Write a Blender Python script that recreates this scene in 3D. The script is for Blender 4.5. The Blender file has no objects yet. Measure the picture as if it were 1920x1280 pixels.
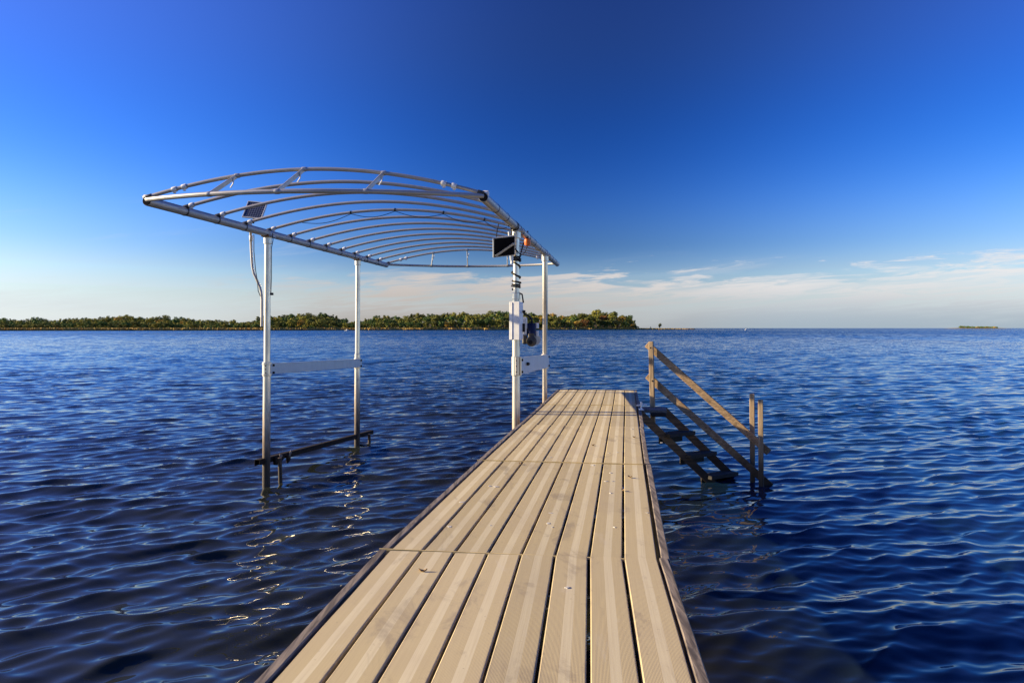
import bpy, math, random
import numpy as np
from mathutils import Vector, Matrix

random.seed(7)
rng = np.random.default_rng(11)
sc = bpy.context.scene
COL = sc.collection
R = math.radians

# ------------------------------------------------------------------ camera
F = 1450.0            # focal length in pixels of a 1920 wide frame
CAMZ = 2.0            # eye height over the water
HORIZON = 615.0
cam_d = bpy.data.cameras.new('camera')
cam = bpy.data.objects.new('camera', cam_d)
COL.objects.link(cam)
cam.location = (0, 0, CAMZ)
cam.rotation_euler = (R(90), 0, 0)
cam_d.sensor_width = 36.0
cam_d.lens = F / 1920 * 36
cam_d.shift_y = -25.0 / 1920
cam_d.clip_start = 0.05
cam_d.clip_end = 60000
sc.camera = cam

# ------------------------------------------------------------------ light
SUN_AZ = R(-85)       # from straight ahead, negative = left
SUN_EL = R(18.8)
sun_dir = Vector((math.sin(SUN_AZ) * math.cos(SUN_EL), math.cos(SUN_AZ) * math.cos(SUN_EL), math.sin(SUN_EL)))
sl = bpy.data.lights.new('sun', 'SUN')
sl.energy = 5.0
sl.angle = R(0.5)
sl.color = (1.0, 0.81, 0.52)
so = bpy.data.objects.new('sun', sl)
COL.objects.link(so)
so.rotation_euler = sun_dir.to_track_quat('Z', 'Y').to_euler()
so.location = (-20, 0, 20)

sc.view_settings.view_transform = 'Standard'
sc.view_settings.look = 'None'
sc.view_settings.gamma = 1
sc.view_settings.use_curve_mapping = False
sc.view_settings.exposure = 1.1
sc.cycles.max_bounces = 8
sc.cycles.use_denoising = True


class NT:
    """small helper around a node tree"""
    def __init__(s, nt):
        s.nt = nt
        nt.nodes.clear()

    def n(s, typ, ins=None, **kw):
        nd = s.nt.nodes.new(typ)
        for k, v in kw.items():
            setattr(nd, k, v)
        for k, v in (ins or {}).items():
            s.put(nd.inputs[k], v)
        return nd

    def put(s, sock, v):
        if isinstance(v, bpy.types.NodeSocket):
            s.nt.links.new(v, sock)
        else:
            if hasattr(sock.default_value, '__len__') and not hasattr(v, '__len__'):
                v = (v,) * len(sock.default_value)
            if hasattr(sock.default_value, '__len__') and len(sock.default_value) == 4 and len(v) == 3:
                v = (*v, 1)
            sock.default_value = v

    def m(s, op, a, b=None, c=None, clamp=False):
        nd = s.nt.nodes.new('ShaderNodeMath')
        nd.operation = op
        nd.use_clamp = clamp
        for i, v in enumerate((a, b, c)):
            if v is not None:
                s.put(nd.inputs[i], v)
        return nd.outputs[0]

    def vm(s, op, a, b=None, scale=None):
        nd = s.nt.nodes.new('ShaderNodeVectorMath')
        nd.operation = op
        s.put(nd.inputs[0], a)
        if b is not None:
            s.put(nd.inputs[1], b)
        if scale is not None:
            s.put(nd.inputs['Scale'], scale)
        return nd.outputs['Value'] if op in ('DOT_PRODUCT', 'LENGTH') else nd.outputs[0]

    def mix(s, f, a, b, blend='MIX'):
        nd = s.nt.nodes.new('ShaderNodeMix')
        nd.data_type = 'RGBA'
        nd.blend_type = blend
        s.put(nd.inputs[0], f)
        s.put(nd.inputs[6], a)
        s.put(nd.inputs[7], b)
        return nd.outputs[2]

    def step(s, v, a, b, lo=0.0, hi=1.0):
        nd = s.nt.nodes.new('ShaderNodeMapRange')
        nd.interpolation_type = 'SMOOTHSTEP'
        for i, q in enumerate((v, a, b, lo, hi)):
            s.put(nd.inputs[i], q)
        return nd.outputs[0]

    def noise(s, vec, scale, detail=4, rough=0.5, dist=0.0, color=False):
        nd = s.n('ShaderNodeTexNoise', {'Scale': scale, 'Detail': detail, 'Roughness': rough, 'Distortion': dist})
        if vec is not None:
            s.nt.links.new(vec, nd.inputs['Vector'])
        return nd.outputs['Color' if color else 'Fac']

    def scalev(s, vec, xyz):
        return s.vm('MULTIPLY', vec, xyz)

    def sep(s, vec):
        nd = s.nt.nodes.new('ShaderNodeSeparateXYZ')
        s.nt.links.new(vec, nd.inputs[0])
        return nd.outputs

    def comb(s, x, y, z):
        nd = s.nt.nodes.new('ShaderNodeCombineXYZ')
        for i, v in enumerate((x, y, z)):
            s.put(nd.inputs[i], v)
        return nd.outputs[0]


# ------------------------------------------------------------------ sky
world = bpy.data.worlds.new('World')
sc.world = world
world.use_nodes = True
w = NT(world.node_tree)
d = w.n('ShaderNodeTexCoord').outputs['Generated']
sky = w.n('ShaderNodeTexSky', sky_type='NISHITA', sun_disc=False, sun_elevation=SUN_EL, sun_rotation=SUN_AZ,
          altitude=300, air_density=1.0, dust_density=0.3, ozone_density=2.2)
# polarised sky: darkest a quarter circle away from the sun
cs = w.m('SUBTRACT', w.vm('DOT_PRODUCT', d, tuple(sun_dir)), 0.10)
pol = w.m('SUBTRACT', 1.0, w.m('MULTIPLY', w.m('POWER', w.m('SUBTRACT', 1.0, w.m('MULTIPLY', cs, cs)), 6.0), 0.66))
x, y, z = w.sep(d)
el = w.m('MAXIMUM', z, 0.0)
polf = w.mix(w.step(el, 0.0, 0.11), (1, 1, 1, 1), w.comb(pol, pol, pol))
skyc = w.mix(1.0, sky.outputs[0], polf, 'MULTIPLY')
sat = w.m('ADD', w.step(el, 0.0, 0.11, 0.6, 1.62), w.step(el, 0.15, 0.4, 0.0, -0.22))
hsv = w.n('ShaderNodeHueSaturation', {'Hue': w.step(el, 0.0, 0.35, 0.522, 0.531), 'Saturation': sat, 'Value': w.step(el, 0.0, 0.17, 0.66, 1.0), 'Color': skyc})
tf = w.m('MULTIPLY', w.m('MULTIPLY', w.step(el, 0.02, 0.10), w.step(el, 0.36, 0.14)), w.m('MULTIPLY', w.m('SUBTRACT', 1.0, pol), 1.5))
skyc = w.mix(1.0, hsv.outputs[0], w.mix(tf, w.mix(w.step(el, 0.0, 0.08), (0.84, 0.93, 1.24, 1), (0.97, 0.94, 1.10, 1)), (0.70, 0.93, 1.50, 1)), 'MULTIPLY')
az = w.m('DIVIDE', x, w.m('MAXIMUM', y, 0.05))
ta = w.m('DIVIDE', z, w.m('MAXIMUM', y, 0.05))
cv = w.comb(w.m('MULTIPLY', az, 5.5), w.m('ADD', w.m('MULTIPLY', ta, 42.0), w.m('MULTIPLY', az, -2.6)), w.m('MULTIPLY', y, 0.4))
n1 = w.noise(cv, 1.5, 9, 0.62, 0.5)
n2 = w.noise(cv, 0.62, 4, 0.5, 0.2)
e0 = w.m('ADD', 0.066, w.m('MULTIPLY', az, 0.020))
t = w.m('DIVIDE', ta, w.m('MAXIMUM', e0, 0.02))
tt = w.m('ADD', t, w.m('MULTIPLY', w.m('SUBTRACT', n1, 0.5), 2.1))
cov = w.step(tt, 1.08, 0.84)
left = w.step(az, -0.42, -0.16, 0.12, 0.95)
inner = w.step(n2, 0.36, 0.56, 0.58, 1.0)
cv2 = w.comb(w.m('MULTIPLY', az, 9.0), w.m('ADD', w.m('MULTIPLY', ta, 120.0), w.m('MULTIPLY', az, -9.0)), 1.3)
n4 = w.noise(cv2, 1.2, 9, 0.68, 0.7)
streak = w.step(n4, 0.40, 0.58, 0.42, 1.0)
cov = w.m('MULTIPLY', w.m('MULTIPLY', w.m('MULTIPLY', cov, left), inner), w.mix(w.step(ta, 0.012, 0.035), (1, 1, 1, 1), w.comb(streak, streak, streak)))
front = w.step(y, 0.25, 0.5)
cov = w.m('MULTIPLY', cov, front)
# thin streaks of high cloud
sv = w.comb(w.m('MULTIPLY', az, 3.0), w.m('ADD', w.m('MULTIPLY', ta, 30.0), w.m('MULTIPLY', az, -3.0)), 3.7)
n3 = w.noise(sv, 1.0, 7, 0.6, 0.6)
top_ = w.step(az, -0.5, -0.1, 0.19, 0.11)
wisp = w.m('MULTIPLY', w.step(n3, 0.52, 0.74), w.m('MULTIPLY', w.step(ta, 0.0, 0.05), w.step(w.m('DIVIDE', ta, top_), 1.0, 0.6)))
wisp = w.m('MULTIPLY', w.m('MULTIPLY', wisp, 0.26), front)
cloudc = w.mix(w.step(ta, 0.0, 0.075), w.mix(w.step(az, 0.0, 0.4), (2.15, 2.0, 1.9, 1), (1.9, 2.35, 2.75, 1)), w.mix(w.step(az, -0.1, 0.4), (3.5, 3.1, 2.85, 1), (4.5, 4.25, 4.15, 1)))
skyc = w.mix(w.m('MULTIPLY', cov, 0.95), skyc, cloudc)
skyc = w.mix(wisp, skyc, (3.4, 3.6, 3.9, 1))
bg = w.n('ShaderNodeBackground', {'Color': skyc, 'Strength': 0.092})
out = w.n('ShaderNodeOutputWorld')
w.nt.links.new(bg.outputs[0], out.inputs[0])


# ------------------------------------------------------------------ materials
def material(name, build):
    mt = bpy.data.materials.new(name)
    mt.use_nodes = True
    t = NT(mt.node_tree)
    pos = t.n('ShaderNodeNewGeometry').outputs['Position']
    ins = build(t, pos)
    b = t.n('ShaderNodeBsdfPrincipled', ins)
    o = t.n('ShaderNodeOutputMaterial')
    t.nt.links.new(b.outputs[0], o.inputs[0])
    return mt


def bump(t, h, strength, dist=0.01):
    return t.n('ShaderNodeBump', {'Height': h, 'Strength': strength, 'Distance': dist}).outputs[0]


def m_metal(base, dark, rough=0.42, metallic=0.55, stain=False, mottled=0.35):
    def b(t, p):
        n = t.noise(t.scalev(p, (9, 9, 3)), 1.0, 6, 0.6)
        c = t.mix(t.step(n, 0.38, 0.72, 0.0, mottled), base, dark)
        streak = t.noise(t.scalev(p, (60, 60, 1.2)), 1.0, 3, 0.6)
        c = t.mix(t.step(streak, 0.55, 0.75, 0, 0.25), c, (0.33, 0.27, 0.19))
        rgh = t.m('ADD', rough - 0.08, t.m('MULTIPLY', n, 0.2))
        met = metallic
        if stain:
            zz = t.sep(p)[2]
            k = t.m('ADD', zz, t.m('MULTIPLY', t.m('SUBTRACT', t.noise(t.scalev(p, (25, 25, 5)), 1.0, 5, 0.65), 0.5), 0.7))
            f = t.step(k, 1.32, 0.48)
            c = t.mix(t.m('MULTIPLY', f, 0.85), c, (0.13, 0.07, 0.03))
            f2 = t.step(k, 0.66, 0.20)
            c = t.mix(t.m('MULTIPLY', f2, 0.92), c, (0.022, 0.014, 0.008))
            met = t.m('MULTIPLY', t.m('SUBTRACT', 1.0, f), metallic)
            rgh = t.m('ADD', rgh, t.m('MULTIPLY', f, 0.3))
        return {'Base Color': c, 'Roughness': rgh, 'Metallic': met,
                'Normal': bump(t, t.noise(p, 130, 3), 0.08, 0.004)}
    return b


def m_plain(c, rough=0.5, metallic=0.0, vary=0.25, scale=20.0):
    def b(t, p):
        n = t.noise(p, scale, 5, 0.6)
        d2 = tuple(q * (1 - vary) for q in c)
        return {'Base Color': t.mix(t.step(n, 0.35, 0.7), c, d2), 'Roughness': rough, 'Metallic': metallic, 'Specular IOR Level': 0.15 if max(c) < 0.08 else 0.5,
                'Normal': bump(t, n, 0.15, 0.004)}
    return b


M = {}
M['post'] = material('post_aluminium', m_metal((0.84, 0.76, 0.60), (0.52, 0.45, 0.34), 0.29, 0.75, True, 0.6))
M['beam'] = material('beam_aluminium', m_metal((0.50, 0.49, 0.46), (0.30, 0.29, 0.27), 0.42, 0.5))
M['rib'] = material('rib_aluminium', m_metal((0.48, 0.45, 0.40), (0.30, 0.28, 0.24), 0.45, 0.45))
M['plate'] = material('plate_aluminium', m_metal((0.47, 0.50, 0.52), (0.36, 0.39, 0.41), 0.4, 0.4))
M['clip'] = material('clip_plastic', m_plain((0.8, 0.79, 0.74), 0.45, 0, 0.12))
M['white'] = material('white_painted_box', m_plain((0.78, 0.77, 0.73), 0.4, 0, 0.14, 9))
M['black'] = material('black_rubber', m_plain((0.018, 0.018, 0.02), 0.55))
M['rust'] = material('dark_rusted_steel', m_plain((0.028, 0.02, 0.015), 0.85, 0, 0.6, 18))
M['rusty'] = material('orange_rust', m_plain((0.24, 0.10, 0.035), 0.85, 0, 0.5, 40))
M['orange'] = material('orange_plastic', m_plain((0.75, 0.16, 0.02), 0.4, 0, 0.2))
M['navy'] = material('navy_painted_motor', m_plain((0.005, 0.015, 0.075), 0.5, 0.0, 0.3))
M['darksteel'] = material('dark_steel', m_plain((0.10, 0.09, 0.08), 0.45, 0.6, 0.4))
M['panelback'] = material('panel_back_sheet', m_plain((0.006, 0.006, 0.007), 0.9))


def b_cells(t, p):
    # world X / local up grid of the small solar panel
    uv = t.n('ShaderNodeTexCoord').outputs['Object']
    xx, yy, zz = t.sep(uv)
    gx = t.m('ABSOLUTE', t.m('SUBTRACT', t.m('FRACT', t.m('MULTIPLY', xx, 1 / 0.03)), 0.5))
    gy = t.m('ABSOLUTE', t.m('SUBTRACT', t.m('FRACT', t.m('MULTIPLY', yy, 1 / 0.028)), 0.5))
    g = t.m('MAXIMUM', t.step(gx, 0.40, 0.47), t.step(gy, 0.42, 0.48))
    return {'Base Color': t.mix(g, (0.010, 0.014, 0.035), (0.16, 0.19, 0.25)), 'Roughness': 0.22}


M['cells'] = material('solar_cells', b_cells)


def b_plank(t, p):
    uv = t.n('ShaderNodeUVMap').outputs[0]       # u: across 0..1, v: metres along
    u, v, _ = t.sep(uv)
    inf = t.n('ShaderNodeObjectInfo').outputs['Random']
    strip = t.m('MULTIPLY', t.step(u, 0.412, 0.42), t.step(u, 0.668, 0.66))
    grooved = t.m('SUBTRACT', 1.0, strip)
    gr = t.m('SINE', t.m('MULTIPLY', u, 2 * math.pi * 34))
    grain = t.noise(t.comb(t.m('MULTIPLY', u, 26), t.m('MULTIPLY', v, 2.2), t.m('MULTIPLY', inf, 50)), 1.0, 6, 0.65)
    blot = t.noise(t.scalev(p, (3, 1.6, 1)), 1.0, 6, 0.6)
    spk = t.noise(p, 60, 3, 0.6)
    c = t.mix(strip, (0.545, 0.445, 0.235), (0.65, 0.565, 0.35))
    c = t.mix(t.m('MULTIPLY', t.m('MULTIPLY', t.step(gr, -0.2, -0.95), grooved), 0.22), c, (0.25, 0.18, 0.10))
    c = t.mix(t.step(grain, 0.42, 0.72, 0, 0.28), c, (0.38, 0.28, 0.15))
    c = t.mix(t.step(blot, 0.48, 0.72, 0, 0.30), c, (0.40, 0.32, 0.21))
    c = t.mix(t.step(spk, 0.66, 0.74, 0, 0.5), c, (0.20, 0.15, 0.10))
    damp = t.noise(t.scalev(p, (5, 2.2, 1)), 1.0, 8, 0.68, 0.8)
    edge = t.m('MAXIMUM', t.step(u, 0.10, 0.0), t.step(u, 0.90, 1.0))
    c = t.mix(t.m('MULTIPLY', t.step(t.m('ADD', damp, t.m('MULTIPLY', edge, 0.10)), 0.54, 0.68), 0.5), c, (0.235, 0.185, 0.125))
    c = t.mix(t.step(damp, 0.40, 0.28, 0, 0.35), c, (0.60, 0.54, 0.41))
    big = t.noise(t.scalev(p, (0.9, 0.5, 1)), 1.0, 3, 0.5)
    c = t.mix(t.step(big, 0.4, 0.65, 0, 0.22), c, (0.40, 0.34, 0.25))
    c = t.mix(1.0, c, t.comb(*[t.m('ADD', 0.88, t.m('MULTIPLY', inf, 0.20))] * 3), 'MULTIPLY')
    h = t.m('ADD', t.m('MULTIPLY', t.m('MULTIPLY', gr, grooved), 0.5), t.m('MULTIPLY', grain, 0.6))
    return {'Base Color': c, 'Roughness': t.m('ADD', 0.6, t.m('MULTIPLY', blot, 0.25)), 'Specular IOR Level': 0.3,
            'Normal': bump(t, h, 0.22, 0.0012)}


M['plank'] = material('tan_composite_plank', b_plank)


def wood(light, dark, axis, wet=False):
    def b(t, p):
        sv = {'x': (3, 40, 40), 'y': (45, 3, 45), 'z': (40, 40, 3)}[axis]
        n = t.noise(t.scalev(p, sv), 1.0, 7, 0.65, 0.6)
        c = t.mix(t.step(n, 0.36, 0.66), light, dark)
        blot = t.noise(p, 5, 5, 0.6)
        c = t.mix(t.step(blot, 0.5, 0.75, 0, 0.5), c, tuple(q * 0.55 for q in light))
        if wet:
            zz = t.sep(p)[2]
            k = t.m('ADD', zz, t.m('MULTIPLY', t.m('SUBTRACT', blot, 0.5), 0.35))
            f = t.step(k, 0.62, 0.12)
            c = t.mix(t.m('MULTIPLY', f, 0.9), c, (0.022, 0.013, 0.007))
        return {'Base Color': c, 'Roughness': 0.78, 'Normal': bump(t, n, 0.5, 0.004)}
    return b


M['sideboard'] = material('weathered_grey_board', wood((0.26, 0.21, 0.16), (0.07, 0.055, 0.042), 'y'))
M['railwood'] = material('tan_rail_lumber', wood((0.42, 0.285, 0.15), (0.18, 0.115, 0.06), 'x', True))
M['postwood'] = material('tan_post_lumber', wood((0.46, 0.33, 0.185), (0.2, 0.14, 0.08), 'z', True))
M['stairwood'] = material('wet_stair_lumber', wood((0.27, 0.15, 0.065), (0.08, 0.045, 0.022), 'x', True))
M['treadwood'] = material('dark_tread_lumber', wood((0.035, 0.028, 0.022), (0.012, 0.010, 0.008), 'y'))
M['landing'] = material('grey_landing_board', wood((0.22, 0.19, 0.16), (0.08, 0.065, 0.05), 'y'))
M['under'] = material('dark_underframe', m_plain((0.035, 0.03, 0.026), 0.85))
M['dropping'] = material('white_dropping', m_plain((0.62, 0.59, 0.52), 0.85, 0, 0.45, 90))
M['dryleaf'] = material('dry_leaf', m_plain((0.45, 0.30, 0.15), 0.7, 0, 0.5, 60))
M['yellow'] = material('yellowed_joint_strip', m_plain((0.68, 0.52, 0.22), 0.7, 0, 0.3, 12))


def b_water(t, p):
    xx, yy, zz = t.sep(p)
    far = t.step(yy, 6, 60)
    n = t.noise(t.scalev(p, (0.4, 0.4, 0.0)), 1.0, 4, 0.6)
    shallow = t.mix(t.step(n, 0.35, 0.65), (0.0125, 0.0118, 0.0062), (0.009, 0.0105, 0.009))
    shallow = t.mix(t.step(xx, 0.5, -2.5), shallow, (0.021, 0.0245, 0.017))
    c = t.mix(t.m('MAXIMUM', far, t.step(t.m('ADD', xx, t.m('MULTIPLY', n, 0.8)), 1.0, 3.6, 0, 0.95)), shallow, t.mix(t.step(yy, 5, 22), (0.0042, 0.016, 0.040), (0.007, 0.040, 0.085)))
    # wavelets finer than the mesh: stronger where the mesh is coarse
    amp = t.m('ADD', t.step(yy, 8, 120, 0.03, 0.20), t.step(yy, 300, 900, 0.0, 0.10))
    r1 = t.vm('ADD', t.comb(t.m('MULTIPLY', xx, 0.92), t.m('MULTIPLY', yy, 1.0), 0.0),
              t.comb(t.m('MULTIPLY', yy, 0.39), t.m('MULTIPLY', xx, -0.39), 0.0))
    nf = t.noise(t.scalev(r1, (3.0, 8.0, 0)), 1.0, 3, 0.6, 0.3, True)
    nl = t.noise(t.scalev(r1, (0.45, 1.2, 0)), 1.0, 3, 0.6, 0.3, True)
    g = t.mix(t.step(yy, 30, 250), nf, nl)
    gx, gy, gz = t.sep(g)
    patch = t.step(t.noise(t.scalev(p, (0.018, 0.006, 0.0)), 1.0, 4, 0.55), 0.35, 0.65, 0.65, 1.2)
    amp = t.m('MULTIPLY', amp, patch)
    nx = t.m('MULTIPLY', t.m('SUBTRACT', gx, 0.5), t.m('MULTIPLY', amp, 3.0))
    ny = t.m('MULTIPLY', t.m('SUBTRACT', gy, 0.5), t.m('MULTIPLY', amp, 4.5))
    tilt = t.m('ADD', t.step(yy, 8, 60, 0.0, -0.03), t.step(yy, 30, 300, 0.0, -0.10))
    gn = t.n('ShaderNodeNewGeometry').outputs['Normal']
    nrm = t.vm('NORMALIZE', t.vm('ADD', gn, t.comb(nx, t.m('ADD', ny, tilt), 0.0)))
    return {'Base Color': c, 'Roughness': 0.02, 'IOR': 1.40, 'Normal': nrm}


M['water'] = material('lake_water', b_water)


def b_leaf(c1, c2):
    def b(t, p):
        inf = t.n('ShaderNodeObjectInfo').outputs['Random']
        n = t.noise(p, 0.35, 3, 0.6)
        c = t.mix(t.step(n, 0.35, 0.68), c1, c2)
        c = t.mix(1.0, c, t.comb(*[t.m('ADD', 0.72, t.m('MULTIPLY', inf, 0.5))] * 3), 'MULTIPLY')
        return {'Base Color': c, 'Roughness': 0.75, 'Specular IOR Level': 0.2}
    return b


LEAF = {
    'dark green': material('dark_green_leaves', b_leaf((0.073, 0.137, 0.029), (0.137, 0.191, 0.036))),
    'olive green': material('olive_leaves', b_leaf((0.140, 0.161, 0.028), (0.210, 0.203, 0.036))),
    'yellow green': material('yellow_green_leaves', b_leaf((0.238, 0.245, 0.035), (0.322, 0.280, 0.042))),
    'golden': material('golden_leaves', b_leaf((0.378, 0.252, 0.042), (0.462, 0.308, 0.049))),
    'russet': material('russet_leaves', b_leaf((0.336, 0.133, 0.035), (0.210, 0.126, 0.039))),
}
M['bark'] = material('bark', m_plain((0.09, 0.07, 0.05), 0.9, 0, 0.4, 3))
M['bank'] = material('shore_soil', m_plain((0.22, 0.16, 0.06), 0.9, 0, 0.4, 0.05))


def b_reed(t, p):
    n = t.noise(t.scalev(p, (0.03, 0.03, 0.0)), 1.0, 5, 0.6)
    return {'Base Color': t.mix(t.step(n, 0.35, 0.65), (0.50, 0.32, 0.08), (0.34, 0.25, 0.06)), 'Roughness': 0.85}


M['reed'] = material('golden_reeds', b_reed)


# ------------------------------------------------------------------ mesh helpers
class MB:
    def __init__(s):
        s.v, s.f, s.uv, s.mi = [], [], [], []

    def add(s, verts, faces, mi=0):
        o = len(s.v)
        s.v += [tuple(q) for q in verts]
        s.f += [tuple(i + o for i in f) for f in faces]
        s.mi += [mi] * len(faces)
        return s

    def box(s, c, size, rot=None, bevel=0.0, mi=0):
        hx, hy, hz = (q / 2 for q in size)
        b = min(bevel, hx * 0.9, hy * 0.9, hz * 0.9)
        rot = rot or Matrix.Identity(3)
        c = Vector(c)
        if b <= 0:
            vs = [Vector((sx * hx, sy * hy, sz * hz)) for sx in (-1, 1) for sy in (-1, 1) for sz in (-1, 1)]
            fs = [(0, 1, 3, 2), (4, 6, 7, 5), (0, 4, 5, 1), (2, 3, 7, 6), (0, 2, 6, 4), (1, 5, 7, 3)]
            return s.add([c + rot @ q for q in vs], fs, mi)
        ix = {}
        vs = []
        for sx in (-1, 1):
            for sy in (-1, 1):
                for sz in (-1, 1):
                    for a in range(3):
                        q = [sx * (hx - b), sy * (hy - b), sz * (hz - b)]
                        q[a] = (sx * hx, sy * hy, sz * hz)[a]
                        ix[(sx, sy, sz, a)] = len(vs)
                        vs.append(c + rot @ Vector(q))
        fs = []
        for a in range(3):
            o = [q for q in range(3) if q != a]
            for sg in (-1, 1):
                quad = []
                for p1, p2 in ((-1, -1), (1, -1), (1, 1), (-1, 1)):
                    k = [0, 0, 0]
                    k[a], k[o[0]], k[o[1]] = sg, p1, p2
                    quad.append(ix[(*k, a)])
                fs.append(tuple(quad))
            for p1 in (-1, 1):                      # edge chamfers along axis a
                for p2 in (-1, 1):
                    k1, k2 = [0, 0, 0], [0, 0, 0]
                    k1[a], k2[a] = -1, 1
                    for k in (k1, k2):
                        k[o[0]], k[o[1]] = p1, p2
                    fs.append((ix[(*k1, o[0])], ix[(*k2, o[0])], ix[(*k2, o[1])], ix[(*k1, o[1])]))
        for sx in (-1, 1):
            for sy in (-1, 1):
                for sz in (-1, 1):
                    fs.append(tuple(ix[(sx, sy, sz, a)] for a in range(3)))
        return s.add(vs, fs, mi)

    def bar(s, a, b, wid, hgt, up=(0, 0, 1), bevel=0.0, mi=0):
        a, b = Vector(a), Vector(b)
        dy = (b - a).normalized()
        dx = dy.cross(Vector(up)).normalized()
        dz = dx.cross(dy)
        return s.box((a + b) / 2, (wid, (b - a).length, hgt), Matrix((dx, dy, dz)).transposed(), bevel, mi)

    def tube(s, pts, r, n=10, caps=True, mi=0):
        pts = [Vector(p) for p in pts]
        rs = r if hasattr(r, '__len__') else [r] * len(pts)
        rings = []
        up = None
        for i, p in enumerate(pts):
            tng = (pts[min(i + 1, len(pts) - 1)] - pts[max(i - 1, 0)]).normalized()
            if up is None:
                up = Vector((0, 0, 1)) if abs(tng.z) < 0.9 else Vector((1, 0, 0))
            sx = tng.cross(up).normalized()
            up = sx.cross(tng)
            rings.append([p + (sx * math.cos(2 * math.pi * k / n) + up * math.sin(2 * math.pi * k / n)) * rs[i] for k in range(n)])
        fs = []
        for i in range(len(pts) - 1):
            for k in range(n):
                k2 = (k + 1) % n
                fs.append((i * n + k, i * n + k2, (i + 1) * n + k2, (i + 1) * n + k))
        if caps:
            fs.append(tuple(reversed(range(n))))
            fs.append(tuple(range((len(pts) - 1) * n, len(pts) * n)))
        return s.add([q for rg in rings for q in rg], fs, mi)

    def ring(s, c, axis, r0, width, n=14, mi=0):
        a = Vector(axis).normalized() * width / 2
        c = Vector(c)
        e = Vector(axis).normalized() * min(0.004, width * 0.2)
        return s.tube([c - a, c - a + e, c + a - e, c + a], [r0 * 0.94, r0, r0, r0 * 0.94], n, True, mi)


WPOS = {}


def link(o, parent=None):
    COL.objects.link(o)
    if parent is not None:
        o.parent = parent
    return o


def tag(o, label=None, cat=None, group=None, kind=None):
    for k, v in (('label', label), ('category', cat), ('group', group), ('kind', kind)):
        if v:
            o[k] = v
    return o


def empty(name, loc, label, cat, group=None):
    o = bpy.data.objects.new(name, None)
    o.empty_display_size = 0.2
    o.location = loc
    link(o)
    WPOS[o] = Vector(loc)
    return tag(o, label, cat, group)


def build(name, mb, mat, parent=None, origin=None, smooth=True, angle=35):
    vs = [Vector(q) for q in mb.v]
    if origin is None:
        lo = Vector([min(q[i] for q in vs) for i in range(3)])
        hi = Vector([max(q[i] for q in vs) for i in range(3)])
        origin = (lo + hi) / 2
        if parent is None:
            origin.z = lo.z
    origin = Vector(origin)
    me = bpy.data.meshes.new(name)
    me.from_pydata([q - origin for q in vs], [], mb.f)
    for m_ in (mat if isinstance(mat, (list, tuple)) else [mat]):
        me.materials.append(m_)
    if isinstance(mat, (list, tuple)):
        me.polygons.foreach_set('material_index', mb.mi)
    if mb.uv:
        ul = me.uv_layers.new(name='UVMap')
        ul.data.foreach_set('uv', [q for f in mb.uv for c in f for q in c])
    if smooth:
        me.polygons.foreach_set('use_smooth', [True] * len(me.polygons))
        me.set_sharp_from_angle(angle=R(angle))
    me.validate()
    o = bpy.data.objects.new(name, me)
    if parent is not None:
        o.location = origin - WPOS[parent]
    else:
        o.location = origin
    link(o, parent)
    WPOS[o] = origin
    return o


def P(px, py, Y):
    """photo pixel at a known distance -> point in the place"""
    return Vector(((px - 960) * Y / F, Y, CAMZ - (py - HORIZON) * Y / F))


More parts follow.
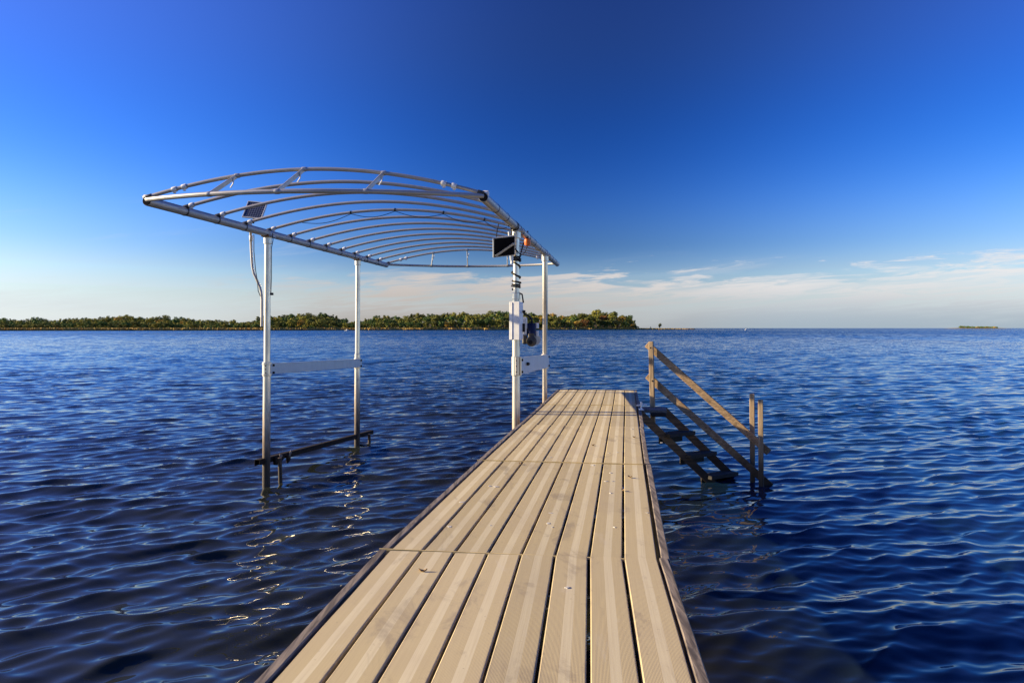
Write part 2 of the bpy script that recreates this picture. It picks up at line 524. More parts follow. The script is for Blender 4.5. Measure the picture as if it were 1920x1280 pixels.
# ------------------------------------------------------------------ water
def water_mesh():
    nr, nc = 1750, 1050
    D = np.exp(np.linspace(math.log(2.2), math.log(720.0), nr))
    tcol = np.linspace(-1.0, 1.0, nc) * 1.05
    Yg = np.repeat((D - 3.0)[:, None], nc, 1)
    Xg = D[:, None] * tcol[None, :]
    cell = D * max(math.log(720 / 2.2) / nr, 2.1 / nc)
    X = Xg.ravel().astype(np.float32)
    Y = Yg.ravel().astype(np.float32)
    Z = np.zeros_like(X)
    DX = np.zeros_like(X)
    DY = np.zeros_like(X)
    N = 96
    lam = np.exp(np.linspace(math.log(0.10), math.log(2.8), N))
    main = math.atan2(-0.92, 0.39)
    # patchiness of the wind
    gust = 1.0 + 0.22 * np.sin(X * 0.35 + Y * 0.21 + 1.0) * np.sin(Y * 0.17 - X * 0.12)
    for i in range(N):
        spread = 0.34 if lam[i] > 0.6 else 0.48
        th = main + rng.normal(0, spread)
        L = lam[i] * rng.uniform(0.93, 1.07)
        k = 2 * math.pi / L
        sl_ = float(np.interp(L, [0.09, 0.15, 0.25, 0.45, 0.8, 1.5, 3.0], [0.015, 0.032, 0.041, 0.034, 0.019, 0.011, 0.007]))
        wgt = np.clip((L - 2.3 * cell) / (1.6 * cell), 0, 1)
        if wgt.max() <= 0:
            continue
        last = int(np.nonzero(wgt > 0)[0].max()) + 1
        m_ = last * nc
        a = sl_ / k * np.repeat(wgt[:last].astype(np.float32), nc)
        cx, cy = math.cos(th), math.sin(th)
        ph = (k * cx) * X[:m_] + (k * cy) * Y[:m_] + np.float32(rng.uniform(0, 6.28))
        sn, co = np.sin(ph), np.cos(ph)
        Z[:m_] += a * co
        DX[:m_] -= a * cx * sn * 0.9
        DY[:m_] -= a * cy * sn * 0.9
    Z *= gust
    co_ = np.stack([X + DX, Y + DY, Z], 1).astype(np.float32)
    # flat outer sheet to the horizon
    fy = np.array([760, 1000, 1500, 2500, 5000, 12000, 40000], float)
    ft = np.linspace(-1.05, 1.05, 41)
    fv = np.array([[(q + 3) * u_, q, 0.0] for q in fy for u_ in ft], np.float32)
    # stitch: the last ring of the fine part, flattened
    lastrow = (nr - 1) * nc
    co_[lastrow:lastrow + nc, 2] = 0
    edge_idx = lastrow + np.round((ft / 1.05 + 1) / 2 * (nc - 1)).astype(int)
    base = len(co_)
    co_ = np.vstack([co_, fv])
    i0 = (np.arange(nr - 1)[:, None] * nc + np.arange(nc - 1)[None, :]).ravel()
    q1 = np.stack([i0, i0 + 1, i0 + nc + 1, i0 + nc], 1)
    rows = [edge_idx] + [base + r_ * 41 + np.arange(41) for r_ in range(len(fy))]
    q2 = np.vstack([np.stack([a_[:-1], a_[1:], b_[1:], b_[:-1]], 1) for a_, b_ in zip(rows[:-1], rows[1:])])
    q = np.vstack([q1, q2]).astype(np.int32)
    me = bpy.data.meshes.new('lake_water')
    me.vertices.add(len(co_))
    me.vertices.foreach_set('co', co_.ravel())
    me.loops.add(q.size)
    me.loops.foreach_set('vertex_index', q.ravel())
    me.polygons.add(len(q))
    me.polygons.foreach_set('loop_start', np.arange(0, q.size, 4, dtype=np.int32))
    me.polygons.foreach_set('use_smooth', np.ones(len(q), bool))
    me.materials.append(M['water'])
    me.update(calc_edges=True)
    o = bpy.data.objects.new('lake_water', me)
    link(o)
    o['kind'] = 'structure'


water_mesh()

# ------------------------------------------------------------------ dock
DECK = CAMZ - 1.02
PITCH, GAP, PT = 0.152, 0.0115, 0.034
U = Vector((0.1444, 0.9895, 0))
V = Vector((0.9895, -0.1444, 0))
J = [(0.04 - 0.1003 * 2.98, 0.50), (0.04, 3.48), (0.385, 5.87), (0.712, 8.08), (1.038, 10.27), (1.398, 12.75)]
dock = empty('dock', (0.4, 6.5, 0), 'long narrow boat dock of tan composite planks with grey board edges, standing over the lake', 'dock')


def plank_mb(o, u, v, c0, c1, L0, L1, zt, rnd, taper=None):
    """profiled board between lateral c0..c1 and along L0..L1 in the frame o,u,v"""
    mb = MB()
    b = 0.004
    prof = [(c0, zt - PT), (c0, zt - b), (c0 + b, zt), (c1 - b, zt), (c1, zt - b), (c1, zt - PT)]
    ns = 10
    sag = [rnd.uniform(-0.0012, 0.0012) for _ in range(ns + 1)]
    for i in range(ns + 1):
        s_ = L0 + (L1 - L0) * i / ns
        cut = taper(s_) if taper else 0.0
        for (c, zz) in prof:
            cc = min(c, c1 - cut - (c1 - c) * (1 - cut / (c1 - c0))) if cut else c
            q = o + u * s_ + v * cc
            mb.v.append((q.x, q.y, zz + sag[i]))
    n = len(prof)
    uvs = [(c - c0) / (c1 - c0) for c, _ in prof]
    for i in range(ns):
        a, e = L0 + (L1 - L0) * i / ns, L0 + (L1 - L0) * (i + 1) / ns
        for k in range(n):
            k2 = (k + 1) % n
            mb.f.append((i * n + k, i * n + k2, (i + 1) * n + k2, (i + 1) * n + k))
            mb.mi.append(0)
            mb.uv.append(((uvs[k], a), (uvs[k2], a), (uvs[k2], e), (uvs[k], e)))
    for base, rev, e in ((0, False, L0), (ns * n, True, L1)):
        idx = [base + k for k in range(n)]
        uu = [(uvs[k], e) for k in range(n)]
        if rev:
            idx.reverse()
            uu.reverse()
        mb.f.append(tuple(idx))
        mb.mi.append(0)
        mb.uv.append(tuple(uu))
    return mb


for si in range(5):
    a, b = Vector((*J[si], 0)), Vector((*J[si + 1], 0))
    u = (b - a).normalized()
    v = Vector((u.y, -u.x, 0))
    L = (b - a).length
    zt = DECK + (0.004, 0.0, 0.003, -0.002, 0.001)[si]
    # underframe carries the boards
    f = MB().bar(a + u * 0.02 + Vector((0, 0, zt - PT - 0.13)), a + u * (L - 0.02) + Vector((0, 0, zt - PT - 0.13)), 0.05, 0.05)
    panel = build('deck_panel', f, M['under'], dock)
    for s_ in (0.06, L * 0.35, L * 0.68, L - 0.06):
        f = MB().bar(a + u * s_ + v * -0.6 + Vector((0, 0, zt - PT - 0.052)), a + u * s_ + v * 0.6 + Vector((0, 0, zt - PT - 0.052)), 0.06, 0.10)
        build('joist', f, M['under'], panel)
    rnd = random.Random(si + 40)
    last = si == 4
    for k in range(8):
        c0 = -4 * PITCH + k * PITCH + GAP / 2
        c1 = c0 + PITCH - GAP
        e0 = 0.003 + rnd.uniform(0, 0.002)
        tp = None
        build('plank', plank_mb(a, u, v, c0 + rnd.uniform(-.001, .001), c1 + rnd.uniform(-.001, .001), e0, L - e0, zt + rnd.uniform(-.001, .001), rnd, tp), M['plank'], panel, angle=20)
    for sg in (-1, 1):
        sb = MB()
        ns = 14
        base = sg * (4 * PITCH + 0.026 + (0.008 if (si % 2 and sg > 0) else 0))
        for i in range(ns + 1):
            s_ = 0.008 + (L - 0.016) * i / ns
            cut = 0.0
            q = a + u * s_ + v * (base - cut + rnd.uniform(-.0012, .0012))
            hw, zz = 0.019, zt + 0.004 + rnd.uniform(-.0015, .0015)
            for dc, dz in ((-hw, -0.15), (-hw, -0.003), (-hw + .003, 0), (hw - .005, 0), (hw, -0.006), (hw, -0.07), (hw - .003, -.073), (hw, -.076), (hw, -0.15)):
                p_ = q + v * (dc * sg)
                sb.v.append((p_.x, p_.y, zz + dz))
        for i in range(ns):
            for k in range(9):
                k2 = (k + 1) % 9
                sb.f.append((i * 9 + k, i * 9 + k2, (i + 1) * 9 + k2, (i + 1) * 9 + k))
                sb.mi.append(0)
        sb.f += [tuple(range(9)), tuple(range(ns * 9, ns * 9 + 9))]
        sb.mi += [0, 0]
        build('side_board', sb, M['sideboard'], panel, angle=40)
    if si:
        js = MB()
        js.bar(a + v * -0.66 + Vector((0, 0, zt - 0.001)), a + v * 0.60 + Vector((0, 0, zt - 0.001)), 0.008, 0.009)
        build('joint_strip', js, M['yellow'], dock)
    # pipe legs under every joint
    if si:
        for sg in (-1, 1):
            q = a + v * (sg * 0.5)
            build('leg', MB().tube([q + Vector((0, 0, DECK - 0.2)), q + Vector((0, 0, -1.5))], 0.03, 12), M['rust'], dock)
for sg in (-1, 1):
    q = Vector((*J[5], 0)) + V * (sg * 0.5) - U * 0.1
    build('leg', MB().tube([q + Vector((0, 0, DECK - 0.2)), q + Vector((0, 0, -1.5))], 0.03, 12), M['rust'], dock)
endb = MB()
a = Vector((*J[5], 0)) + U * 0.022
endb.bar(a + V * -0.65 + Vector((0, 0, DECK - 0.06)), a + V * 0.52 + Vector((0, 0, DECK - 0.06)), 0.035, 0.13, bevel=0.004)
build('end_board', endb, M['sideboard'], dock)


def deck_pt(px, py):
    Y = 1.02 * F / (py - HORIZON)
    return Vector(((px - 960) * Y / F, Y, DECK))


# white droppings stuck to the boards
spots = [(866, 941, 20), (930, 912, 17), (918, 911, 10), (843, 987, 14), (1111, 872, 12), (1033, 962, 16), (1028, 981, 13), (1035, 988, 8),
         (1064, 1103, 15), (1142, 850, 9), (1158, 849, 9), (1185, 805, 9), (1012, 806, 9), (1145, 886, 9), (1137, 902, 14), (1149, 902, 8),
         (1214, 961, 10), (1152, 988, 9), (920, 985, 8), (1072, 738, 7), (1100, 739, 6), (1240, 830, 7), (1145, 924, 10), (1033, 858, 8)]
rnd = random.Random(3)
for px, py, sz in spots:
    q = deck_pt(px, py)
    if py <= 735:
        continue
    zp = DECK + next(dz for y0_, dz in ((10.27, .001), (8.08, -.002), (5.87, .003), (3.48, 0.0), (-9, .004)) if q.y > y0_)
    rr = sz * q.y / F * 0.40
    s_ = MB()
    n = 14
    st_ = rnd.uniform(0.5, 1.6)
    ph = [rnd.uniform(0.25, 1.0) for _ in range(n)]
    ph = [(ph[i] + ph[(i + 1) % n]) / 2 for i in range(n)]
    top = [(q.x + math.cos(6.283 * i / n) * rr * ph[i], q.y + math.sin(6.283 * i / n) * rr * st_ * ph[i], zp + 0.0026) for i in range(n)]
    bot = [(x_ + (x_ - q.x) * 0.15, y_ + (y_ - q.y) * 0.15, zp - 0.003) for x_, y_, _ in top]
    s_.add(top + bot, [tuple(range(n))] + [(i, n + i, n + (i + 1) % n, (i + 1) % n) for i in range(n)])
    build('bird_dropping', s_, M['dropping'], dock, smooth=False)

leaves = [(1112, 836, 'curled dry leaf lying mid deck beside a plank gap, near the boarding stairs'),
          (1168, 921, 'curled dry leaf caught on the gap left of the rightmost plank'),
          (1181, 896, 'small dark dry leaf lying on the rightmost deck plank'),
          (1189, 821, 'pale dry leaf on the rightmost plank, closest to the boarding stairs'),
          (975, 871, 'dry leaf lying just in front of the second deck joint on the left side'),
          (793, 1073, 'small dark dry leaf on a left plank of the nearest deck panel')]
for px, py, lb in leaves:
    q = deck_pt(px, py)
    s_ = MB()
    ang = rnd.uniform(0, 3.14)
    ln, wd = rnd.uniform(0.014, 0.022), rnd.uniform(0.006, 0.010)
    vs, fs = [], []
    for i in range(7):
        t_ = i / 6 * 2 - 1
        ww = wd * math.sqrt(max(0.03, 1 - t_ * t_))
        for k in (-1, 0, 1):
            xx, yy = t_ * ln, k * ww
            zz = 0.005 + 0.009 * t_ * t_ + 0.006 * abs(k)
            vs.append((q.x + xx * math.cos(ang) - yy * math.sin(ang), q.y + xx * math.sin(ang) + yy * math.cos(ang), DECK + zz))
    n3 = len(vs)
    vs += [(a_, b_, c_ - 0.002) for a_, b_, c_ in vs]
    for i in range(6):
        for k in range(2):
            f_ = (i * 3 + k, i * 3 + k + 1, i * 3 + k + 4, i * 3 + k + 3)
            fs += [f_, tuple(n3 + z_ for z_ in reversed(f_))]
    s_.add(vs, fs)
    tag(build('dry_leaf', s_, M['dryleaf']), lb, 'leaf', 'dry leaves on the deck')

# small metal cleat at the deck edge beside the stairs
cq = Vector((*J[3], 0)) + U * 1.65 + V * 0.665
cl = MB()
cl.box(cq + Vector((0, 0, DECK + 0.01)), (0.05, 0.12, 0.012), bevel=0.003)
cl.tube([cq + Vector((0, 0, DECK + 0.01)), cq + Vector((0, 0, DECK + 0.10))], 0.010, 8)
cl.tube([cq + Vector((-0.06, 0.0, DECK + 0.06)), cq + Vector((0.07, 0.0, DECK + 0.07))], 0.009, 8)
cl.tube([cq + Vector((0.0, -.05, DECK + 0.095)), cq + Vector((0.0, .05, DECK + 0.095))], 0.009, 8)
tag(build('dock_cleat', cl, M['clip']), 'small pale metal cleat at the right dock edge beside the top of the stairs', 'cleat')

# ------------------------------------------------------------------ boat lift
HB = CAMZ + 1.2
BL0, BL1 = Vector((-3.453, 7.31, HB)), Vector((-2.39, 14.75, HB))
BR0, BR1 = Vector((-0.262, 7.10, HB)), Vector((0.85, 14.52, HB))
lift = empty('boat_lift', (-1.3, 11, 0), 'tall aluminium boat lift with bare arched canopy frame on four posts, left of the dock', 'boat lift')


def lerp(a, b, t):
    return a + (b - a) * t


for a, b in ((BL0, BL1), (BR0, BR1)):
    bm_ = MB()
    dn = (b - a).normalized()
    bm_.tube([a, a + dn * 0.01] + [lerp(a, b, t / 12) for t in range(1, 12)] + [b - dn * .01, b], [0.043, 0.046] + [0.046] * 11 + [0.046, 0.043], 18)
    be = build('canopy_beam', bm_, M['beam'], lift)
    for i in range(1, 12):
        build('strap_band', MB().ring(lerp(a, b, (i + 0.02) / 12), dn, 0.0495, 0.028), M['darksteel'], be)
    cap = MB()
    cap.ring(a - dn * 0.001, dn, 0.040, 0.012, 18)
    build('pipe_mouth_shade', cap, M['rust'], be)  # dark disc painted as the shade inside the open pipe end
    cap = MB().ring(a + dn * 0.03 + Vector((0, 0, 0.038)), V, 0.028, 0.09, 14)
    build('corner_sleeve', cap, M['clip'], be)

NR = 13
RISE = 0.245


def rib_pt(i, t, extra=0.0):
    a, b = lerp(BL0, BL1, i / (NR - 1)), lerp(BR0, BR1, i / (NR - 1))
    # circular arc over the span
    s_ = 2 * t - 1
    z_ = RISE * (1 - s_ * s_) * (0.93 + 0.07 * (1 - s_ * s_))
    return lerp(a, b, t) + Vector((0, 0, 0.035 + z_ + extra))


for i in range(NR):
    t0, t1 = (0.0, 1.0)
    rb = build('canopy_rib', MB().tube([rib_pt(i, t_ / 40) for t_ in range(41)], 0.0178, 10), M['rib'], lift)
    spots_ = (0.026, 0.974) if 0 < i < NR - 1 else (0.085, 0.115, 0.885, 0.915)
    for t_ in spots_:
        p0, p1 = rib_pt(i, t_ - 0.006), rib_pt(i, t_ + 0.006)
        cl = MB().ring((p0 + p1) / 2, p1 - p0, 0.026, 0.045, 12)
        cl.box((p0 + p1) / 2 - Vector((0, 0, 0.026)), (0.024, 0.024, 0.026), bevel=0.004)
        build('rib_clip', cl, M['clip'], rb)
    for t_ in (0.0, 1.0):
        e = rib_pt(i, t_)
        e2 = rib_pt(i, 0.03 if t_ == 0 else 0.97)
        build('rib_socket', MB().ring(e + (e2 - e) * 0.25, e2 - e, 0.0225, 0.06, 10), M['darksteel'], rb)

# rounded ends: a bowed pipe and three struts up to the end arch
for i, bow, nm in ((0, -0.36, 'near'), (NR - 1, 0.55, 'far')):
    a, b = (BL0, BR0) if i == 0 else (BL1, BR1)

    def bow_pt(t_):
        s2 = 2 * t_ - 1
        return lerp(a, b, t_) + U * (bow * (1 - s2 * s2)) + Vector((0, 0, 0.012))
    ep = build('end_bow_pipe', MB().tube([bow_pt(t_ / 30) for t_ in range(31)], 0.022, 10), M['beam'], lift)
    for tb, tt_ in ((0.235, 0.275), (0.445, 0.475), (0.69, 0.71)):
        st = MB()
        st.bar(bow_pt(tb), rib_pt(i, tt_), 0.040, 0.014, up=(1, 0, 0.2), bevel=0.003)
        st.ring(bow_pt(tb), b - a, 0.0255, 0.045, 12)
        st.ring(rib_pt(i, tt_), b - a, 0.022, 0.045, 12)
        so_ = build('end_strut', st, M['beam'], lift)
        tg = MB()
        p_ = lerp(bow_pt(tb), rib_pt(i, tt_), 0.72)
        tg.tube([p_ + Vector((0.03, 0.02, 0.03)), p_ + Vector((0.02, 0.03, -0.02)), p_ + Vector((-0.005, 0.03, -0.06))], 0.006, 6)
        build('webbing_tail', tg, M['clip'], so_)

POSTS = {}
for key, px, Y, dx in (('nl', 502, 9.80, -0.03), ('fl', 671, 13.14, -0.02), ('nr', 968, 9.21, -0.005), ('fr', 1022, 12.34, -0.01)):
    X = (px - 960) * Y / F
    top = Vector((X, Y, HB - 0.04))
    bot = Vector((X + dx, Y, -1.6))
    POSTS[key] = (top, bot)

    def pp(z_, top=top, bot=bot):
        return lerp(bot, top, (z_ - bot.z) / (top.z - bot.z))
    r = 0.042 if key in ('nl', 'fl') else 0.046
    if key == 'nr':
        mb = MB().tube([pp(-1.6), pp(0.5), pp(1.2), pp(2.38)], r, 20)
        mb.tube([pp(2.30), pp(HB - 0.05)], 0.037, 18)
        mb.ring(pp(2.38), top - bot, 0.052, 0.08, 20)
    elif key == 'fr':
        mb = MB().tube([pp(-1.6), pp(0.5), pp(2.22), pp(2.23), pp(HB - 0.05)], [0.038, .038, .038, .043, .043], 20)
    else:
        mb = MB().tube([pp(-1.6), pp(0.5), pp(1.56), pp(1.57), pp(HB - 0.05)], [r + .006, r + .006, r + .006, r - .002, r - .002], 20)
    po = build('post', mb, M['post'], lift)
    sd = MB()                                     # saddle that carries the beam
    sd.ring(top - Vector((0, 0, 0.05)), (0, 0, 1), r + 0.009, 0.09, 18)
    build('post_collar', sd, M['post'], po)
    br = MB()
    br.box(top + Vector((0.02, 0, 0.0)), (0.14, 0.11, 0.03), bevel=0.004)
    br.ring(top + Vector((0, 0, 0.04)), U, 0.053, 0.06, 18)
    build('beam_saddle', br, M['plate'], po)
    if key in ('nl', 'fl'):
        rs = MB()
        rs.box(top + Vector((-0.01, -0.075, 0.005)), (0.09, 0.05, 0.035), bevel=0.006)
        build('rusted_bracket', rs, M['rusty'], po)


def post_at(key, z_):
    top, bot = POSTS[key]
    return lerp(bot, top, (z_ - bot.z) / (top.z - bot.z))


# side plates between the posts of each side
for k1, k2, z1, z2, hh, off in (('nl', 'fl', 1.482, 1.404, 0.132, 0.055), ('nr', 'fr', 1.549, 1.472, 0.197, 0.055)):
    a, b = post_at(k1, z1) + V * off, post_at(k2, z2) + V * off
    dn = (b - a).normalized()
    mb = MB()
    mb.bar(a - dn * 0.02, b + dn * 0.06, 0.012, hh, bevel=0.003)
    mb.bar(a - dn * 0.02 + Vector((0, 0, hh / 2 + .003)) - V * 0.012, b + dn * 0.06 + Vector((0, 0, hh / 2 + .003)) - V * 0.012, 0.036, 0.006)
    pl = build('side_plate', mb, M['plate'], lift)
    for q in (a + dn * 0.05, b):
        for zz in (-0.36, 0.36):
            c = q + Vector((0, 0, hh * zz)) + V * 0.006
            build('bolt', MB().tube([c, c + V * 0.016], 0.016, 6), M['rust'], pl)
    if k1 == 'nr':
        c = lerp(a, b, 0.16) + V * 0.006 + Vector((0, 0, 0.015))
        bt = MB().tube([c, c + V * 0.03], 0.02, 8)
        bt.tube([c + V * 0.02 - dn * 0.06, c + V * 0.02 + dn * 0.08], 0.012, 6)
        build('latch', bt, M['rust'], pl)
    for key, zc in ((k1, z1), (k2, z2)):
        cb = MB()
        q = post_at(key, zc)
        cb.ring(q, (0, 0, 1), 0.057, hh + (0.05 if k1 == 'nl' else 0.03), 18)
        if key == 'nr':
            cb.box(q + Vector((0.012, -0.056, 0)), (0.045, 0.02, hh + 0.02), bevel=0.003)
            cb.box(q + V * 0.055, (0.02, 0.09, hh + .02), bevel=0.003)
        else:
            for dz in (-hh / 2, hh / 2):
                cb.ring(q + Vector((0, 0, dz)), (0, 0, 1), 0.062, 0.022, 18)
        build('plate_clamp', cb, M['post'], lift)
        for dz in (-.34, 0, .34):
            hb_ = MB().tube([q + Vector((0.0, -0.05, hh * dz)), q + Vector((0.004, -0.072, hh * dz))], 0.007, 6)
            build('clamp_bolt', hb_, M['rust'], lift)

# cradle beams of the lift: rusty, just over the water on the left, submerged on the right
mb = MB()
ca, cb_ = Vector((-3.17, 9.62, 0.36)), Vector((-2.535, 13.95, 0.155))
dn = (cb_ - ca).normalized()
mb.bar(ca, cb_, 0.075, 0.012, bevel=0.003)
mb.bar(ca - V * 0.033 - Vector((0, 0, 0.035)), cb_ - V * 0.033 - Vector((0, 0, 0.035)), 0.01, 0.075, bevel=0.002)
mb.bar(ca + V * 0.033 - Vector((0, 0, 0.030)), cb_ + V * 0.033 - Vector((0, 0, 0.030)), 0.01, 0.065, bevel=0.002)
for s_, hh in ((0.42, 0.10), (0.62, 0.06), (0.80, 0.11)):
    q = ca + dn * s_ + V * 0.045
    mb.box(q + Vector((0, 0, -hh / 2 - 0.012)), (0.03, 0.13, hh), Matrix.Rotation(R(12 * (1 if s_ > .5 else -1)), 3, 'X'), 0.008)
cr = build('cradle_beam', mb, M['rust'], lift)
for s_ in (0.55, 0.83):
    bg_ = MB()
    q = ca + dn * s_ + V * 0.058 + Vector((0, 0, -0.015))
    bg_.box(q, (0.012, 0.12, 0.05), Matrix.Rotation(R(28 if s_ > .6 else -22), 3, 'X'), 0.004)
    build('splintered_board', bg_, M['landing'], cr)
for s_, zz in ((0.38, 0.33), (3.9, 0.16)):
    q = ca + dn * s_ + V * 0.12
    st = MB()
    st.tube([Vector((q.x, q.y, zz)), Vector((q.x + 0.03, q.y, -0.9))], 0.026, 12)
    build('cradle_leg', st, M['post'], lift)

# ------------------------------------------------------------------ fittings on the lift
# left solar panel with its conduit
SP = P(478, 394, 9.45)
rot = Matrix.Rotation(R(-9), 3, 'Z') @ Matrix.Rotation(R(66), 3, 'X') @ Matrix.Rotation(R(-8), 3, 'Z')
spn = empty('solar_panel', SP - Vector((0, 0, 0.12)), 'small blue celled solar panel standing above the left canopy beam', 'solar panel', 'solar panels on the boat lift')


def panel(root, c, rot, wd, hg, cellmat):
    fr = MB()
    t_ = 0.012
    for sx in (-1, 1):
        fr.box(c + rot @ Vector((sx * (wd / 2 - t_ / 2), 0, 0)), (t_, hg, 0.022), rot, 0.002)
        fr.box(c + rot @ Vector((0, sx * (hg / 2 - t_ / 2), 0.0005)), (wd - 2 * t_, t_, 0.0215), rot, 0.002)
    build('frame', fr, M['plate'], root)
    me = MB().box((0, 0, 0), (wd - 2 * t_, hg - 2 * t_, 0.008))
    o = build('cell_sheet', MB().add(me.v, me.f), cellmat, root, origin=(0, 0, 0))
    o.location = c - WPOS[root]
    o.rotation_euler = rot.to_euler()
    WPOS[o] = c
    return o


panel(spn, SP, rot, 0.265, 0.235, M['cells'])
bk = MB()
bk.box(SP + rot @ Vector((0, 0, -0.012)), (0.23, 0.20, 0.008), rot)
bk.tube([SP + rot @ Vector((0, -0.02, -0.015)), SP + Vector((-0.03, 0.02, -0.16))], 0.014, 8)
build('mount', bk, M['panelback'], spn)
cd = MB()
Yc = 9.72
path = [P(470, 420, 9.6), P(470, 440, Yc), P(471, 470, Yc), P(473, 500, Yc), P(476, 513, Yc), P(482, 526, Yc), P(487, 537, Yc), P(490, 548, Yc), P(491, 562, Yc), P(491, 590, Yc), P(490.5, 612, Yc)]
cd.tube(path, 0.0155, 12)
cd.ring(P(470.5, 447, Yc), (0, 0, 1), 0.021, 0.07, 14)
cdo = tag(build('conduit_pipe', cd, M['rib']), 'thin bent grey conduit pipe running down left of the nearest left post', 'pipe')
wr = MB()
wr.tube([P(476, 440, 9.70), P(476, 470, 9.68), P(479, 505, 9.68), P(483, 530, 9.7), P(484, 545, 9.7), P(488, 555, 9.7)], 0.005, 6)
tag(build('wire', wr, M['black']), 'thin black wire dangling beside the bent conduit pipe', 'wire')
wr = MB()
wr.tube([P(511, 437, 9.72), P(512, 450, 9.7), P(509, 465, 9.72), P(509, 520, 9.73), P(508, 545, 9.73), P(508, 551, 9.72)], 0.005, 6)
wr.box(P(509.5, 551, 9.70), (0.04, 0.03, 0.03), bevel=0.005)
tag(build('wire', wr, M['black']), 'thin black wire with a small clamp down the nearest left post', 'wire')

# right solar panel, seen from behind
SQ = P(945, 462, 9.05)
rq = Matrix.Rotation(R(200), 3, 'Z') @ Matrix.Rotation(R(62), 3, 'X') @ Matrix.Rotation(R(-9), 3, 'Z')
sqn = empty('solar_panel', SQ - Vector((0, 0, 0.13)), 'small solar panel seen from its black back, hung under the right canopy beam', 'solar panel', 'solar panels on the boat lift')
panel(sqn, SQ, rq, 0.27, 0.25, M['cells'])
bk = MB()
bk.box(SQ + rq @ Vector((0, 0, -0.010)), (0.244, 0.224, 0.006), rq)
build('back_sheet', bk, M['panelback'], sqn)
bb = MB()
bb.bar(SQ + rq @ Vector((0.11, -0.10, -0.022)), SQ + rq @ Vector((-0.09, 0.06, -0.09)), 0.026, 0.006, up=rq @ Vector((0, 0, 1)))
bb.bar(SQ + rq @ Vector((-0.09, 0.06, -0.09)), post_at('nr', 2.98) + Vector((-0.05, -0.03, 0)), 0.024, 0.02)
bb.tube([post_at('nr', 3.12) + Vector((-0.085, -0.05, 0.02)), post_at('nr', 2.80) + Vector((-0.06, -0.05, 0))], 0.015, 10)
bb.tube([post_at('nr', 2.95) + Vector((-0.045, -0.05, 0.0)), post_at('nr', 2.76) + Vector((-0.05, -0.05, 0))], 0.018, 10)
build('mount_bracket', bb, M['plate'], sqn)

# control box on the nearest right post
q0 = post_at('nr', 2.085)
bx = empty('control_box', q0 + Vector((0, -0.09, -0.22)), 'tall white metal control box strapped to the nearest right post', 'control box')
rz = Matrix.Rotation(R(-21), 3, 'Z')
c = q0 + Vector((0.004, -0.115, 0))
build('case', MB().box(c, (0.122, 0.125, 0.44), rz, 0.008), M['white'], bx)
ld = MB()
ld.box(c + rz @ Vector((0, -0.068, 0)), (0.127, 0.016, 0.446), rz, 0.004)
ld.box(c + rz @ Vector((-0.030, -0.078, 0.0)), (0.012, 0.008, 0.43), rz, 0.002)
build('door', ld, M['white'], bx)
kn = MB()
kn.tube([c + Vector((0.075, 0.01, 0.11)), c + Vector((0.105, 0.01, 0.11))], 0.016, 10)
kn.box(c + Vector((0.085, 0.02, -0.08)), (0.03, 0.03, 0.10), bevel=0.004)
build('switch_knob', kn, M['black'], bx)

# winch motor beside it
mq = P(997, 620, 9.32)
wm = empty('winch_motor', mq - Vector((0, 0, 0.2)), 'electric winch motor with navy body and round gearbox right of the white control box', 'winch motor')
g = MB()
g.tube([mq + Vector((-0.005, 0, 0.09)), mq + Vector((-0.005, 0, 0.085)), mq + Vector((-0.005, 0, -0.055)), mq + Vector((-0.005, 0, -0.06))], [0.048, 0.054, 0.054, 0.048], 20)
build('motor_body', g, M['navy'], wm)
g = MB()
gc = mq + Vector((-0.005, -0.02, -0.125))
g.tube([gc + Vector((0, -0.055, 0)), gc + Vector((0, -0.05, 0)), gc + Vector((0, 0.05, 0)), gc + Vector((0, 0.055, 0))], [0.055, 0.063, 0.063, 0.055], 22)
g.box(gc + Vector((0.0, 0.0, 0.06)), (0.075, 0.08, 0.07), bevel=0.008)
gb = build('gearbox', g, M['darksteel'], wm)
g = MB().tube([gc + Vector((-0.012, -0.055, -0.012)), gc + Vector((-0.012, -0.075, -0.012))], 0.026, 16)
build('hub', g, M['black'], gb)
for zz in (0.065, -0.03):
    g = MB().tube([mq + Vector((0.064, 0.01, zz + 0.03)), mq + Vector((0.064, 0.01, zz - 0.035))], 0.022, 14)
    build('capacitor', g, M['white'], wm)
g = MB()
g.tube([gc + Vector((0.045, 0.05, 0.02)), gc + Vector((0.045, 0.06, 0.02))], 0.07, 20)
build('pulley_guard', g, M['plate'], wm)
g = MB()
g.box(mq + Vector((-0.085, -0.01, 0.09)), (0.06, 0.07, 0.15), bevel=0.012)
g.box(mq + Vector((-0.085, -0.01, -0.015)), (0.05, 0.06, 0.06), bevel=0.006)
build('junction_box', g, M['white'], wm)
g = MB()
g.box(mq + Vector((-0.085, 0.0, -0.105)), (0.06, 0.08, 0.11), bevel=0.012)
g.bar(mq + Vector((-0.19, 0.0, -0.03)), mq + Vector((0.03, 0.03, -0.03)), 0.05, 0.02)
build('drive_bracket', g, M['darksteel'], wm)
g = MB().tube([post_at('nr', 2.26) + Vector((0.055, -0.02, 0)), mq + Vector((-0.09, -0.02, 0.20)), mq + Vector((-0.03, -0.02, 0.175)), mq + Vector((0.0, 0, 0.13)), mq + Vector((0.0, 0, 0.08))], 0.011, 8)
build('power_lead', g, M['black'], wm)

